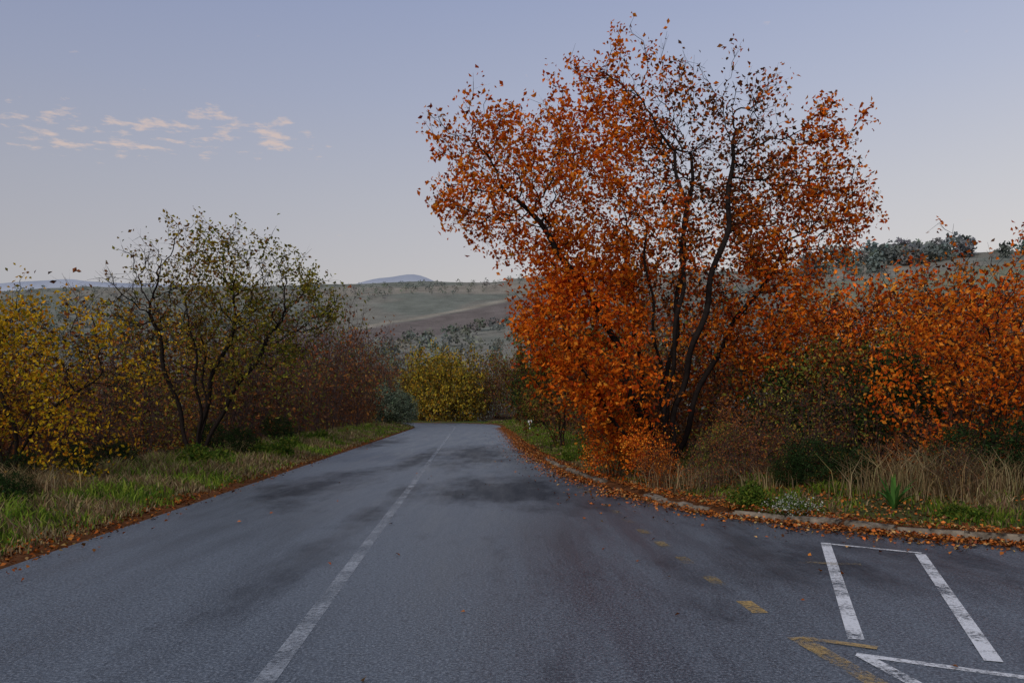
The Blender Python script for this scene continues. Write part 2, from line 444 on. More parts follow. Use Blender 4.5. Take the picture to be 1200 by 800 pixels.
def tree_data(seed, nodes, par, tip=.0045, ex=2.35, twig=(2, .12, .34), leafy=.013, lam=3.0, spread=.10, lsize=(.07, .13),
              dens=None, colf=None, gap=.35, sides=5, rmax=.2, cf=.9):
    r = np.random.default_rng(seed+100)
    n0 = len(nodes)
    cnt = np.zeros(n0)
    for i in range(n0-1, -1, -1):
        if cnt[i] == 0: cnt[i] = 1
        if par[i] >= 0: cnt[par[i]] += cnt[i]
    rad0 = tip*cnt**(1/ex)
    thin = np.where(rad0 < leafy)[0]
    k, a, b_ = twig
    src = np.repeat(thin, r.poisson(k*.6, len(thin)))
    pd = nodes-np.where(par[:, None] >= 0, nodes[par], nodes-np.array([0, 0, .1])); pd = unit(pd)
    dv = unit(pd[src]+r.normal(size=(len(src), 3))*.75+np.array([0, 0, .1]))
    ln = r.uniform(a, b_, (len(src), 1))
    tw = nodes[src]+dv*ln
    nodes2 = np.vstack([nodes, tw]); par2 = np.r_[par, src]
    rad = np.r_[np.minimum(rad0, rmax), np.full(len(tw), tip*.55)]
    E = np.where(par2 >= 0)[0]
    A = nodes2[par2[E]]; B = nodes2[E]
    main = np.zeros(len(nodes2), bool); best = {}
    for e in E:
        p_ = par2[e]
        if p_ not in best or rad[e] > rad[best[p_]]: best[p_] = e
    main[list(best.values())] = True
    ra = np.where(main[E], rad[par2[E]], np.minimum(rad[par2[E]], rad[E]*1.35)); rb = rad[E]
    istw = E >= n0
    def tubes(sel, sides):
        if not sel.any(): return np.zeros((0, 3)), np.zeros((0, 4), int)
        def rings(dirs, cen, rr):
            ref = np.array([.93, .31, .17]); u = unit(np.cross(dirs, ref)); v = np.cross(dirs, u)
            an = np.arange(sides)*2*math.pi/sides
            return cen[:, None]+(u[:, None]*np.cos(an)[None, :, None]+v[:, None]*np.sin(an)[None, :, None])*rr[:, None, None]
        Es = E[sel]; a_ = A[sel]; bb = B[sel]
        d = unit(bb-a_); gp = par2[par2[Es]]
        dA = d.copy(); has = gp >= 0
        dA[has] = unit(a_[has]-nodes2[gp[has]])
        dA = np.where(main[Es][:, None], dA, d)
        R1 = rings(dA, a_, ra[sel]); R2 = rings(d, bb, rb[sel])
        V = np.concatenate([R1, R2], 1).reshape(-1, 3)
        base = (np.arange(len(Es))*2*sides)[:, None]
        j = np.arange(sides); j2 = (j+1) % sides
        return V, np.stack([base+j, base+j2, base+sides+j2, base+sides+j], -1).reshape(-1, 4)
    V1, F1 = tubes(~istw, sides)
    a_ = A[istw]; bb = B[istw]; d = unit(bb-a_); sdv_ = unit(np.cross(d, r.normal(size=d.shape)))
    w1 = rb[istw][:, None]*1.3; w2 = w1*.5
    V2 = np.stack([a_-sdv_*w1, a_+sdv_*w1, bb+sdv_*w2, bb-sdv_*w2], 1).reshape(-1, 3)
    F2 = np.arange(len(V2)).reshape(-1, 4)+len(V1)
    V = np.vstack([V1, V2]); F = np.vstack([F1, F2])
    cand = np.r_[thin, np.arange(n0, len(nodes2))]
    pos = nodes2[cand]
    cl_ = fbm(pos[:, 0]*cf+pos[:, 2]*cf*.8+seed, pos[:, 1]*cf-pos[:, 2]*cf*.7, seed+2)
    dn = np.clip((cl_-gap)/.22, .08, 1.3)
    if dens is not None: dn = dn*dens(pos)
    m = r.poisson(lam*dn)
    lp = np.repeat(pos, m, 0)+r.normal(size=(m.sum(), 3))*spread
    lp[:, 2] = np.maximum(lp[:, 2], -.6)
    cn = np.repeat(cl_, m)
    LV, LF = leaf_quads(lp, r.uniform(*lsize, len(lp)), r)
    lc = colf(lp, r)*(0.60+1.15*(cn[:, None]-.25).clip(0, .7))
    wc = np.zeros((len(V), 3))+.05
    return dict(V=np.vstack([V, LV]), F=np.vstack([F, LF+len(V)]), col=np.vstack([wc, np.repeat(lc, 4, 0)]),
                mi=np.r_[np.zeros(len(F)), np.ones(len(LF))], n=len(lp), nodes=n0)
def tree_obj(name, D, bark, loc=(0, 0, 0)):
    me = make_mesh(name, D['V'], D['F'], D['col'], D['mi'], [bark, M_leaf], smooth=(D['mi'] == 0))
    return add_obj(name, me, loc=loc)

# --- the big orange tree
r = np.random.default_rng(11)
att = np.vstack([
    ellipsoid_pts(r, (.15, 18.3, 6.4), (1.9, 1.9, 1.6), 560),
    ellipsoid_pts(r, (2.3, 18.6, 7.2), (1.6, 1.9, 1.7), 560),
    ellipsoid_pts(r, (6.1, 18.6, 5.9), (1.8, 1.9, 1.5), 560),
    ellipsoid_pts(r, (4.5, 18.6, 7.2), (1.4, 1.6, 1.5), 320),
    ellipsoid_pts(r, (3.0, 18.4, 4.9), (2.9, 2.2, 1.5), 760),
    ellipsoid_pts(r, (1.35, 18.0, 3.2), (1.45, 1.5, 1.9), 460),
    ellipsoid_pts(r, (2.3, 17.8, 1.8), (1.2, 1.0, 1.4), 220),
    ellipsoid_pts(r, (5.2, 18.4, 3.8), (1.7, 1.5, 1.4), 330),
    spikes(r, (2.3, 18.6, 7.2), (1.6, 1.6, 1.7), 14, 1.0, 16),
    spikes(r, (4.5, 18.6, 7.2), (1.4, 1.5, 1.5), 14, 1.0, 16),
    spikes(r, (.15, 18.4, 6.4), (1.9, 1.5, 1.6), 14, .9, 14),
    spikes(r, (6.1, 18.4, 5.9), (1.8, 1.5, 1.5), 14, .9, 14)])
b0 = (3.2, 18.5, -.1)
stems = [[b0, (3.3, 18.5, 1.5), (3.55, 18.5, 3.4), (3.75, 18.4, 5.6), (3.9, 18.4, 7)],
         [(3.05, 18.4, -.1), (2.75, 18.4, 1.4), (2.1, 18.3, 3.3), (1.0, 18.2, 5.0), (.2, 18.2, 6.0)],
         [(3.4, 18.6, -.1), (3.9, 18.6, 1.5), (4.7, 18.7, 3.2), (5.9, 18.7, 4.9)],
         [(3.2, 18.7, -.1), (3.0, 19.0, 1.5), (2.8, 19.5, 3.6), (2.6, 19.6, 5.6)],
         [(3.15, 18.3, -.1), (3.2, 18.0, 1.6), (2.9, 17.6, 3.6), (2.7, 17.6, 5.5)],
         [(3.0, 18.3, -.1), (2.5, 18.0, .9), (1.6, 17.8, 2.2), (1.1, 17.8, 3.2)],
         [(3.3, 18.2, -.1), (3.45, 17.8, 1.7), (3.9, 17.3, 3.6), (4.5, 17.6, 5.8), (4.6, 18.0, 7.2)],
         [(3.25, 18.15, -.1), (3.2, 17.7, 1.6), (3.35, 17.2, 3.4), (3.5, 17.3, 5.4), (3.4, 17.8, 7.0)]]
nd, pr = grow(3, stems, att, step=.16, infl=1.3, kill=.26, jit=.36)
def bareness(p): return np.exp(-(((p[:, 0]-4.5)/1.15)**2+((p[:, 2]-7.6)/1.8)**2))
def dens_main(p):
    d = 1-.65*bareness(p)
    core = np.exp(-(((p[:, 0]-3.6)/.9)**2+((p[:, 2]-2.9)/2.0)**2))
    d = d*(1-.72*core)
    d = d*np.where((p[:, 2] < 5.4) & (p[:, 0] < 2.8), 1.5, 1.0)*np.where(p[:, 2] > 8.4, .75, 1)
    return d
def col_main(p, r):
    c = pick(ORANGE, len(p), r, [.3, .28, .19, .12, .11])
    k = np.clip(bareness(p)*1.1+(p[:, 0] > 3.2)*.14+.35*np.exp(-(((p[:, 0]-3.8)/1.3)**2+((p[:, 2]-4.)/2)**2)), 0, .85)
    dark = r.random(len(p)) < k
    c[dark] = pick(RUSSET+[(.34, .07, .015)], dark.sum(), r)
    return c
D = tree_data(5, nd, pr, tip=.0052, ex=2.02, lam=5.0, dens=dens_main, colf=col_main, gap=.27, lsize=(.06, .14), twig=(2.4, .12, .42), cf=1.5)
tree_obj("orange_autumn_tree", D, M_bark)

# --- left olive-brown tree
r = np.random.default_rng(12)
bx, by = -8.9, 24.0
bz = float(height(np.array([bx]), np.array([by]))[0])-.1
att = np.vstack([ellipsoid_pts(r, (-9.9, 24, 4.7), (1.7, 1.7, 1.6), 420), ellipsoid_pts(r, (-8.0, 24, 4.9), (1.9, 1.8, 1.5), 480),
                 ellipsoid_pts(r, (-6.3, 24, 4.4), (1.6, 1.6, 1.4), 380), ellipsoid_pts(r, (-8.4, 24, 3.0), (2.6, 1.6, 1.4), 360),
                 spikes(r, (-8.4, 24, 4.7), (2.8, 1.8, 1.6), 26, .9, 14)])
stems = [[(bx, by, bz), (bx+.2, by, 1.3), (bx+.6, by, 2.8), (bx+1.2, by, 4.2)], [(bx-.1, by, bz), (bx-.4, by, 1.3), (bx-.9, by, 3), (bx-1.2, by-.1, 4.3)],
         [(bx+.15, by, bz), (bx+.7, by-.1, 1.4), (bx+1.5, by, 2.7), (bx+2.2, by, 3.8)], [(bx, by+.1, bz), (bx+.1, by+.5, 1.6), (bx-.1, by+.8, 3.5)],
         [(bx+.1, by-.1, bz), (bx+.25, by-.4, 1.8), (bx+.1, by-.6, 3.8)]]
nd, pr = grow(8, stems, att, step=.16, infl=1.3, kill=.26, jit=.34)
def col_l(p, r):
    c = pick(OLIVE+[(.36, .30, .03)], len(p), r, [.25, .27, .08, .22, .18])
    rr_ = r.random(len(p)) < np.clip(.62-(p[:, 0]+8.3)*.24, .2, .88)
    c[rr_] = pick([(.34, .26, .03), (.26, .14, .03), (.20, .09, .03), (.22, .15, .03)], rr_.sum(), r)
    return c
D = tree_data(6, nd, pr, tip=.0065, ex=2.1, lam=3.0, colf=col_l, gap=.33, lsize=(.07, .14), dens=lambda p: np.clip(.75+(p[:, 0]+8.5)*.22, .5, 1.4), twig=(3.0, .15, .48), cf=1.3)
tree_obj("locust_tree", D, M_bark)

def bushtree(name, seed, x, y, lobes, cols, lam, natt, lsize=(.06, .11), stemsN=7, gap=.3, bark=M_dtwig, w=None, twig=(2, .12, .34)):
    r = np.random.default_rng(seed)
    z0 = float(height(np.array([x]), np.array([y]))[0])-.1
    att = np.vstack([ellipsoid_pts(r, (x+a, y+b, z0+c), rad, int(natt*f)) for a, b, c, rad, f in lobes]
                    + [spikes(r, (x+a, y+b, z0+c), rad, 9, .7, 9) for a, b, c, rad, f in lobes])
    att = att[att[:, 2] > z0+.25]
    st = []
    for i in range(stemsN):
        an = i*2.4+seed; rr = .18
        tgt = att[r.integers(len(att))]
        p0 = np.array([x+math.cos(an)*rr, y+math.sin(an)*rr, z0])
        p1 = p0+np.array([(tgt[0]-x)*.15, (tgt[1]-y)*.15, (tgt[2]-z0)*.4])
        p2 = p0+(tgt-p0)*.75
        st.append([p0, p1, p2])
    nd, pr = grow(seed, st, att, step=.15, infl=1.2, kill=.27, jit=.3)
    D = tree_data(seed, nd, pr, tip=.0048, ex=2.15, lam=lam, colf=lambda p, r: pick(cols, len(p), r, w), gap=gap, lsize=lsize, sides=4, twig=twig, cf=1.3)
    return tree_obj(name, D, bark)
bushtree("golden_tree", 21, -9.6, 16.5, [(0, 0, 2.4, (2.0, 1.6, 1.8), .6), (1.3, -.2, 1.6, (1.3, 1.2, 1.5), .3), (-1.3, 0, 3.1, (1.3, 1.3, 1.1), .25)], GOLD, 3.4, 850, w=[.3, .22, .2, .13, .15], gap=.28)
bushtree("golden_tree", 22, -11.6, 17.5, [(0, 0, 3.0, (1.9, 1.6, 2.0), .7), (-1.3, 0, 2.8, (1.3, 1.3, 1.9), .3)], GOLD+RUSSET, 2.2, 650, bark=M_twig, twig=(3, .15, .5))
bushtree("orange_tree", 31, 8.3, 15.2, [(0, 0, 2.8, (1.5, 1.4, 1.6), .5), (-.9, -.2, 1.9, (1.1, 1.1, 1.5), .3), (1.1, 0, 2.2, (1.3, 1.2, 1.6), .3)], ORANGE, 3.5, 800, w=[.3, .3, .17, .14, .09], gap=.27)
bushtree("orange_tree", 32, 10.6, 14.6, [(0, 0, 2.9, (1.8, 1.5, 2.0), .7), (-.8, 0, 1.7, (1.3, 1.3, 1.4), .3)], ORANGE, 3.3, 750, w=[.3, .3, .17, .14, .09], gap=.27)
bushtree("orange_tree", 33, 8.2, 21.5, [(0, 0, 2.8, (2.1, 1.6, 1.7), .7), (1.6, 0, 2.2, (1.7, 1.4, 1.6), .4)], ORANGE+RUSSET, 2.4, 850, gap=.28)
bushtree("brown_olive_tree", 34, 1.9, 33.5, [(0, 0, 3.8, (2.0, 1.8, 2.2), .8), (-1.0, 0, 2.2, (1.2, 1.2, 1.8), .3)], RUSSET+OLIVE, 3.2, 900, gap=.26, lsize=(.09, .16))

# ------------------------------------------------------------------ shrub library (shared meshes)
def shrub(name, seed, cols, lam, h=3.0, w=1.45, natt=380, bark=M_twig, lsize=(.065, .12), gap=.3, tip=.0045, twig=(2.4, .12, .36)):
    r = np.random.default_rng(seed)
    att = np.vstack([ellipsoid_pts(r, (0, 0, h*.55), (w, w, h*.42), natt), ellipsoid_pts(r, (w*.35, -w*.3, h*.35), (w*.8, w*.8, h*.33), natt//3),
                     ellipsoid_pts(r, (-w*.4, w*.1, h*.78), (w*.4, w*.4, h*.28), natt//6), spikes(r, (0, 0, h*.55), (w, w, h*.42), 12, .7, 7)])
    st = []
    for i in range(8):
        an = i*2.4+seed; tx, ty = math.cos(an)*w*.55*r.uniform(.3, 1.1), math.sin(an)*w*.55*r.uniform(.3, 1.1)
        p0 = (math.cos(an)*.2, math.sin(an)*.2, -.25)
        st.append([p0, (p0[0]+tx*.35, p0[1]+ty*.35, h*.25), (p0[0]+tx, p0[1]+ty, h*r.uniform(.5, .75))])
    nd, pr = grow(seed, st, att, step=.15, infl=1.1, kill=.28)
    D = tree_data(seed, nd, pr, tip=tip, lam=lam, colf=lambda p, r: pick(cols, len(p), r), gap=gap, lsize=lsize, sides=3, twig=twig)
    return make_mesh(name, D['V'], D['F'], D['col'], D['mi'], [bark, M_sleaf], smooth=(D['mi'] == 0))
SH = dict(
    bare=shrub("bare_shrub", 41, RUSSET, .35, twig=(3.2, .15, .55)),
    bare2=shrub("bare_shrub_b", 42, RUSSET+OLIVE, .8, twig=(3.0, .15, .55)),
    russet=shrub("russet_shrub", 43, RUSSET+[(.30, .11, .02)], 1.9),
    olive=shrub("olive_shrub", 44, OLIVE+RUSSET[:2], 2.2),
    gold=shrub("gold_shrub", 45, GOLD, 3.0, bark=M_dtwig),
    orange=shrub("orange_shrub", 46, ORANGE, 2.8, bark=M_dtwig),
    dark=shrub("dark_evergreen_shrub", 47, DKGREEN, 3.8, bark=M_dtwig, gap=.15, lsize=(.08, .13)),
    yel=shrub("yellow_green_shrub", 48, [(.38, .27, .03), (.32, .24, .03), (.18, .16, .035), (.36, .18, .02), (.12, .09, .03)], 3.0, bark=M_dtwig, gap=.24, lsize=(.09, .15)),
    grey=shrub("grey_green_shrub", 49, GREYGREEN, 5, bark=M_dtwig, gap=.1, h=2.3, lsize=(.08, .13)),
)
def put(parent, kind, x, y, h, wide=1.0):
    z = float(height(np.array([x]), np.array([y]))[0])-.03
    s = h/3.0
    return add_obj(kind+"_shrub_part", SH[kind], parent, (x, y, z), random.uniform(0, 6.28), (s*wide, s*wide, s))
TL = empty("roadside_thicket")
R_ = random.Random(5)
def xlft(y): return xl(y) if y < 75 else xl(75)-(y-75)*.1
y = 13.0
while y < 92:
    sd = R_.uniform(4.3, 6.2); x = xlft(y)-sd
    if y < 20: k = R_.choice(['bare2', 'russet', 'olive', 'bare']); h = R_.uniform(1.2, 2.2)
    elif y < 30: k = R_.choice(['bare', 'bare2', 'russet', 'bare']); h = R_.uniform(1.8, 3.3)
    else: k = R_.choice(['bare', 'bare2', 'bare', 'russet', 'olive']); h = R_.uniform(3.0, 6.4)*(1 if y < 70 else .85)
    put(TL, k, x, y, h, .95)
    y += 1.5+y*.03
for x, y, h, k in [(-11.0, 50, 7.4, 'bare'), (-12.2, 56, 8.2, 'bare2'), (-11.4, 60, 7.6, 'bare'), (-12.6, 45, 7.2, 'bare'), (-13.5, 66, 8.0, 'bare2'), (-10.3, 40, 5.6, 'bare'),
                   (-13.8, 84, 8.5, 'bare'), (-15.5, 90, 9.0, 'bare2'), (-11.2, 34, 5.4, 'bare2'), (-12.0, 29, 5.0, 'bare')]:
    put(TL, k, x, y, h, .8)
y = 17.0
while y < 95:
    for off in ((9.0, 13.5) if y < 36 else (10.0,)):
        x = xlft(y)-off-R_.uniform(-1.5, 1.5)
        k = R_.choice(['bare', 'bare2', 'russet', 'russet', 'gold' if y < 40 else 'bare']); h = R_.uniform(4.0, 6.8)
        put(TL, k, x, y, h*(.8 if y < 25 else 1.0), 1.1)
    y += 2.3+y*.045
for y in np.arange(24, 60, 8.0):
    put(TL, 'russet', xlft(y)-19-R_.uniform(-2, 2), y, R_.uniform(5, 6.5), 1.5)

TR = empty("roadside_thicket")
for x, y, h, k in [(4.6, 17, 1.6, 'russet'), (5.6, 16.2, 1.9, 'bare2'), (6.2, 17.5, 2.6, 'olive'), (7.1, 14.6, 1.3, 'bare'), (6.6, 16, 1.9, 'bare2'),
                   (5.4, 19.5, 2.8, 'bare2'), (6.8, 19.3, 3.1, 'orange'), (4.3, 21, 3.0, 'russet'), (7.8, 18.5, 2.9, 'olive'), (9.3, 17.6, 3.2, 'russet'),
                   (3.9, 16.2, 1.2, 'olive'), (2.7, 17.0, 1.2, 'orange'), (2.1, 18.6, 1.6, 'orange'), (3.0, 20.4, 2.4, 'russet'), (2.2, 21.6, 2.2, 'olive'),
                   (9.0, 13.4, 1.5, 'bare'), (10.2, 12.8, 1.7, 'bare2'), (8.2, 13.4, 1.1, 'russet'), (11.4, 12.8, 1.8, 'russet'), (7.2, 16.8, 2.3, 'dark'), (5.9, 18.2, 2.2, 'dark'),
                   (4.9, 15.2, 1.1, 'bare2'), (6.0, 14.2, .9, 'russet'), (7.0, 13.4, .9, 'bare2'), (3.5, 15.3, 1.0, 'bare'), (2.9, 16.4, .9, 'russet'), (4.1, 15.4, 1.3, 'bare'), (6.6, 13.0, .8, 'bare'),
                   (11, 20, 4.6, 'orange'), (13, 18, 4.6, 'orange'), (10.5, 24, 4.9, 'orange'), (13.5, 23, 5.2, 'russet'), (6.5, 25, 4.6, 'orange'), (5.0, 27, 4.8, 'russet'),
                   (3.2, 25, 3.2, 'russet'), (2.9, 28, 3.9, 'olive'), (3.4, 31, 4.5, 'russet'), (8.5, 28, 5.2, 'russet'), (11.5, 29, 5.6, 'orange'), (15, 28, 6.2, 'russet'),
                   (16, 22, 5.2, 'orange'), (18.5, 26, 6.0, 'russet')]:
    put(TR, k, x+R_.uniform(-.2, .2), y, h)
y = 37.0
while y < 100:
    x0 = float(np.interp(y, kY+[86, 100], kX+[-1.2, -3]))
    put(TR, R_.choice(['russet', 'bare2', 'olive', 'dark', 'russet']), x0+R_.uniform(2.6, 4), y, R_.uniform(2.8, 5.4))
    put(TR, R_.choice(['russet', 'bare2', 'olive', 'yel']), x0+R_.uniform(5.5, 8), y, R_.uniform(4.4, 6.8), 1.1)
    y += 2.6+y*.03
DS = empty("dark_evergreen_bush")
for x, y, h in [(5.1, 14.4, .85), (5.7, 14.1, .7), (4.75, 14.7, .6), (8.0, 13.2, 1.2), (9.0, 12.7, 1.2), (7.4, 14.0, 1.0)]:
    put(DS, 'dark', x, y, h, 1.15)
DS2 = empty("dark_evergreen_bush")
for x, y, h in [(-8.6, 16.9, .75), (-9.3, 16.2, .7), (-9.0, 19.5, .8), (-8.5, 27, .95), (-9.6, 27.5, 1.1), (-9.0, 33, 1.2), (-7.9, 13.6, .5), (-9.0, 13.2, .5)]:
    put(DS2, 'dark', x, y, h, 1.2)
GB = empty("grey_green_bush")
for x, y, h in [(-11.0, 78, 3.3), (-10.2, 77.5, 2.5), (-12.2, 79, 2.8)]:
    put(GB, 'grey', x, y, h*1.3, 1.0)
DT = empty("distant_tree_row")
for x, h, k in [(-20, 10, 'bare2'), (-18, 9.0, 'russet'), (-16.3, 10.5, 'bare2'), (-14.6, 8.0, 'yel'), (-13.0, 10, 'yel'), (-11.2, 10.8, 'yel'), (-9.6, 7.6, 'russet'), (-8.4, 9.6, 'yel'), (-6.8, 10.4, 'yel'), (-5.2, 8.2, 'yel'),
                (-3.6, 9.6, 'bare2'), (-2.2, 9.8, 'russet'), (-.4, 8.8, 'olive'), (1.5, 10.0, 'russet'), (4, 9.5, 'olive'), (-12, 5.5, 'olive'), (-7.4, 5.2, 'russet'), (-3.5, 5.5, 'olive')]:
    put(DT, k, x+R_.uniform(-.3, .3), R_.uniform(114, 126), h, .72)
for i in range(18):
    x = R_.uniform(-75, 40); y = R_.uniform(130, 155)
    put(DT, R_.choice(['olive', 'russet', 'bare2', 'bare2']), x, y, R_.uniform(6, 9.0), 1.3)
for i in range(7):
    put(DT, R_.choice(['bare2', 'russet', 'bare']), -34+i*2.6+R_.uniform(-.8, .8), R_.uniform(111, 118), R_.uniform(7, 9.5))

# ------------------------------------------------------------------ far groves
def blob_trees(name, P, h, cols_, seed, k=55, flat=.85):
    r = np.random.default_rng(seed)
    n_ = len(P); z = height(P[:, 0], P[:, 1])
    base = np.stack([P[:, 0], P[:, 1], z], 1)
    u = unit(r.normal(size=(n_, k, 3)))*(r.random((n_, k, 1))**.4)
    u *= np.array([.5, .5, .5*flat])*(1+.25*r.normal(size=(n_, k, 1))*.5)
    c = base[:, None]+u*h[:, None, None]+np.array([0, 0, .5])*h[:, None, None]
    c = c.reshape(-1, 3)
    sz = np.repeat(h, k)*r.uniform(.12, .28, n_*k)
    V, F = leaf_quads(c, sz, r, aspect=.8)
    tc = pick(cols_, n_, r, jit=.12); lc = np.repeat(tc, k, 0)*r.uniform(.8, 1.2, (n_*k, 1))
    add_obj(name, make_mesh(name, V, F, np.repeat(lc, 4, 0), mats=[M_far]))
HAZED_GREEN = [(.155, .175, .150), (.135, .158, .138), (.190, .205, .175), (.170, .175, .145)]  # foliage greens with aerial haze put into the colour
rr = np.random.default_rng(77)
P = []
for yy in np.arange(512, 640, 11):
    for xx in np.arange(-520, 520, 8.5):
        if fbm(np.array([xx/50]), np.array([yy/40]), 61)[0] > .40:
            P.append((xx+rr.normal()*1.5, yy+.3*xx*.2+rr.normal()*1.5))
P = np.array(P); ok = (P[:, 1] > 526+1.4*P[:, 0]) | (P[:, 0] > 20)
P = P[ok & (P[:, 1] < 592)]
blob_trees("hillside_orchard", P, rr.uniform(3.0, 5.0, len(P)), HAZED_GREEN, 1, k=26)
P = np.stack([rr.uniform(-330, 420, 2300), rr.uniform(185, 470, 2300)], 1)
P = P[(P[:, 1] < 418+1.8*P[:, 0]) | (P[:, 0] > 10) | (P[:, 0] < -105)]
P = P[fbm(P[:, 0]/35, P[:, 1]/25, 5) > .42]
P = P[~((P[:, 0]/P[:, 1] > .33) & (P[:, 1] > 425))]
blob_trees("olive_grove", P, rr.uniform(4.0, 7.0, len(P)), HAZED_GREEN+[(.22, .245, .205)], 2, k=45)
P = np.stack([rr.uniform(190, 480, 150), rr.uniform(550, 620, 150)], 1)
P = P[fbm(P[:, 0]/30, P[:, 1]/60, 8) > .40]
blob_trees("hilltop_trees", P, rr.uniform(6, 15, len(P)), [(.175, .200, .190), (.155, .180, .172), (.205, .225, .210)], 3, k=130, flat=1.0)  # hilltop greens also lifted towards grey for painted haze

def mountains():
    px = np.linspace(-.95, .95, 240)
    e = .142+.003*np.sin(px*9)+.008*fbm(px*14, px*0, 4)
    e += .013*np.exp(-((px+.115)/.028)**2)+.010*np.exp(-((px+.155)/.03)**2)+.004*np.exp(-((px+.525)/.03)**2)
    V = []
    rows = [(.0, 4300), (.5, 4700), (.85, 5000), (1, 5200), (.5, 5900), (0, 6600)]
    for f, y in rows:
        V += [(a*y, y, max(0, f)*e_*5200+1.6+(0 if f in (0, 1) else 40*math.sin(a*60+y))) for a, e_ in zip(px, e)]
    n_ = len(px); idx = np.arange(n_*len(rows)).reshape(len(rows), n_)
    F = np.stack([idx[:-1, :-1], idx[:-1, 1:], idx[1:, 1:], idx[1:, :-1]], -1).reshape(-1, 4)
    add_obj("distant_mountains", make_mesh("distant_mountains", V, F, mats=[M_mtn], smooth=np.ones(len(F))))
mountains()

# ------------------------------------------------------------------ grass
def blades(name, P, h, w, cols, seed, lean=.35):
    r = np.random.default_rng(seed); n_ = len(P)
    z = height(P[:, 0], P[:, 1])-.01
    b0 = np.stack([P[:, 0], P[:, 1], z], 1)
    an = r.uniform(0, 2*math.pi, n_); side = np.stack([np.cos(an), np.sin(an), 0*an], 1)*w[:, None]*.5
    ld = r.normal(size=(n_, 3))*lean; ld[:, 2] = 0
    up = np.array([0, 0, 1.])
    m_ = b0+(up+ld*.35)*h[:, None]*.55
    t_ = b0+(up*.92+ld)*h[:, None]
    V = np.stack([b0-side, b0+side, m_+side*.8, m_-side*.8, t_+side*.15, t_-side*.15], 1).reshape(-1, 3)
    o_ = (np.arange(n_)*6)[:, None]
    F = np.stack([o_+np.array([0, 1, 2, 3]), o_+np.array([3, 2, 4, 5])], 1).reshape(-1, 4)
    add_obj(name, make_mesh(name, V, F, np.repeat(cols, 6, 0), mats=[M_grass]))
GR = [(.12, .195, .022), (.18, .26, .03), (.24, .29, .045), (.06, .11, .018)]
ST = [(.30, .22, .11), (.20, .14, .07), (.36, .28, .15), (.14, .09, .045)]
def edge_sample(P, n_, r, ymax):
    P = np.array(P); A = P[:-1]; B = P[1:]; M = (A+B)/2
    L = np.hypot(*(B-A).T); w = L/np.maximum(np.hypot(M[:, 0], M[:, 1]), 6)
    w[(M[:, 1] > ymax) | (M[:, 1] < 4)] = 0; w /= w.sum()
    i = r.choice(len(w), n_, p=w); t = r.random((n_, 1))
    T = unit(B[i]-A[i]); Nn = np.stack([-T[:, 1], T[:, 0]], 1)
    return A[i]+(B[i]-A[i])*t, Nn
r = np.random.default_rng(55)
Ld = resample(Lp, 300)
Q, Nn = edge_sample(Ld, 100000, r, 98)
off = r.uniform(.15, 4.6, len(Q)); P = Q+Nn*off[:, None]
dist = np.hypot(P[:, 0], P[:, 1])
cn = fbm(P[:, 0]/.8, P[:, 1]/.8, 71); dry = fbm(P[:, 0]/1.6, P[:, 1]/1.6, 72)
keep = r.random(len(P)) < np.clip((cn-.25)*3, .06, 1)*np.clip(off/.6, .15, 1)
P = P[keep]; off = off[keep]; cn = cn[keep]; dry = dry[keep]; dist = dist[keep]
h = (.05+.36*cn*np.clip(off/1.6, .3, 1))*r.uniform(.4, 1.25, len(P))*(1+.35*(off > 2.6))
cols = pick(GR, len(P), r)*(.40+1.05*cn[:, None]); s_ = (r.random(len(P)) < np.clip((dry-.43)*4+.15+(dist < 15)*.12+(off > 3)*.25, .08, .9)); cols[s_] = pick(ST, s_.sum(), r)
blades("verge_grass", P, h, .010+.0009*dist, cols, 1)
Rd = resample([q for q in Rp if q[0] < 22], 500)
Q, Nn = edge_sample(Rd, 80000, r, 98)
P = Q-Nn*r.uniform(.25, 4.5, len(Q))[:, None]
sdv = road_sd(P[:, 0], P[:, 1]); m = sdv > .26; P = P[m]; sdv = sdv[m]
dist = np.hypot(P[:, 0], P[:, 1])
cn = fbm(P[:, 0]/.5, P[:, 1]/.5, 81); dry = fbm(P[:, 0]/1.1, P[:, 1]/1.1, 82)
keep = r.random(len(P)) < np.clip((cn-.33)*2.8, .05, 1)*np.clip(1.1-(sdv-2.2)*.4*(P[:, 1] < 24), .15, 1)
P = P[keep]; sdv = sdv[keep]; cn = cn[keep]; dry = dry[keep]; dist = dist[keep]
h = (.03+.22*cn*np.clip(sdv/1.6, .2, 1))*r.uniform(.4, 1.25, len(P))
cols = pick(GR, len(P), r)*(.35+.75*cn[:, None]); s_ = (r.random(len(P)) < np.where(P[:, 1] < 20, np.clip((dry-.48)*5+.35, .12, .9), np.clip((dry-.5)*3+.15, .08, .8))); cols[s_] = pick(ST, s_.sum(), r)
blades("verge_grass", P, h, .009+.0009*dist, cols, 2)
cl_ = [(6.3, 13.5, .8, .35, .75, 700), (7.2, 13.0, .6, .35, .7, 500), (8.6, 12.4, .7, .4, .5, 250), (3.3, 16.2, .9, .8, .55, 250), (4.6, 14.9, .6, .5, .5, 200), (9.7, 12, 1, .5, .6, 250),
       (-8.3, 14.9, .7, .5, .45, 600), (-9.3, 15.2, .8, .8, .6, 700), (2.2, 20.5, .6, 1.3, .6, 300), (-8.8, 20.5, .6, 1.5, .5, 600), (-8.6, 30, .6, 3, .5, 500)]
P = []; H = []
for x, y, sx, sy, hh, k in cl_:
    P.append(np.stack([r.normal(x, sx*.6, k), r.normal(y, sy*.6, k)], 1)); H.append(hh*r.uniform(.3, 1.2, k))
P = np.vstack(P); H = np.concatenate(H); m = road_sd(P[:, 0], P[:, 1]) > .3; P = P[m]; H = H[m]
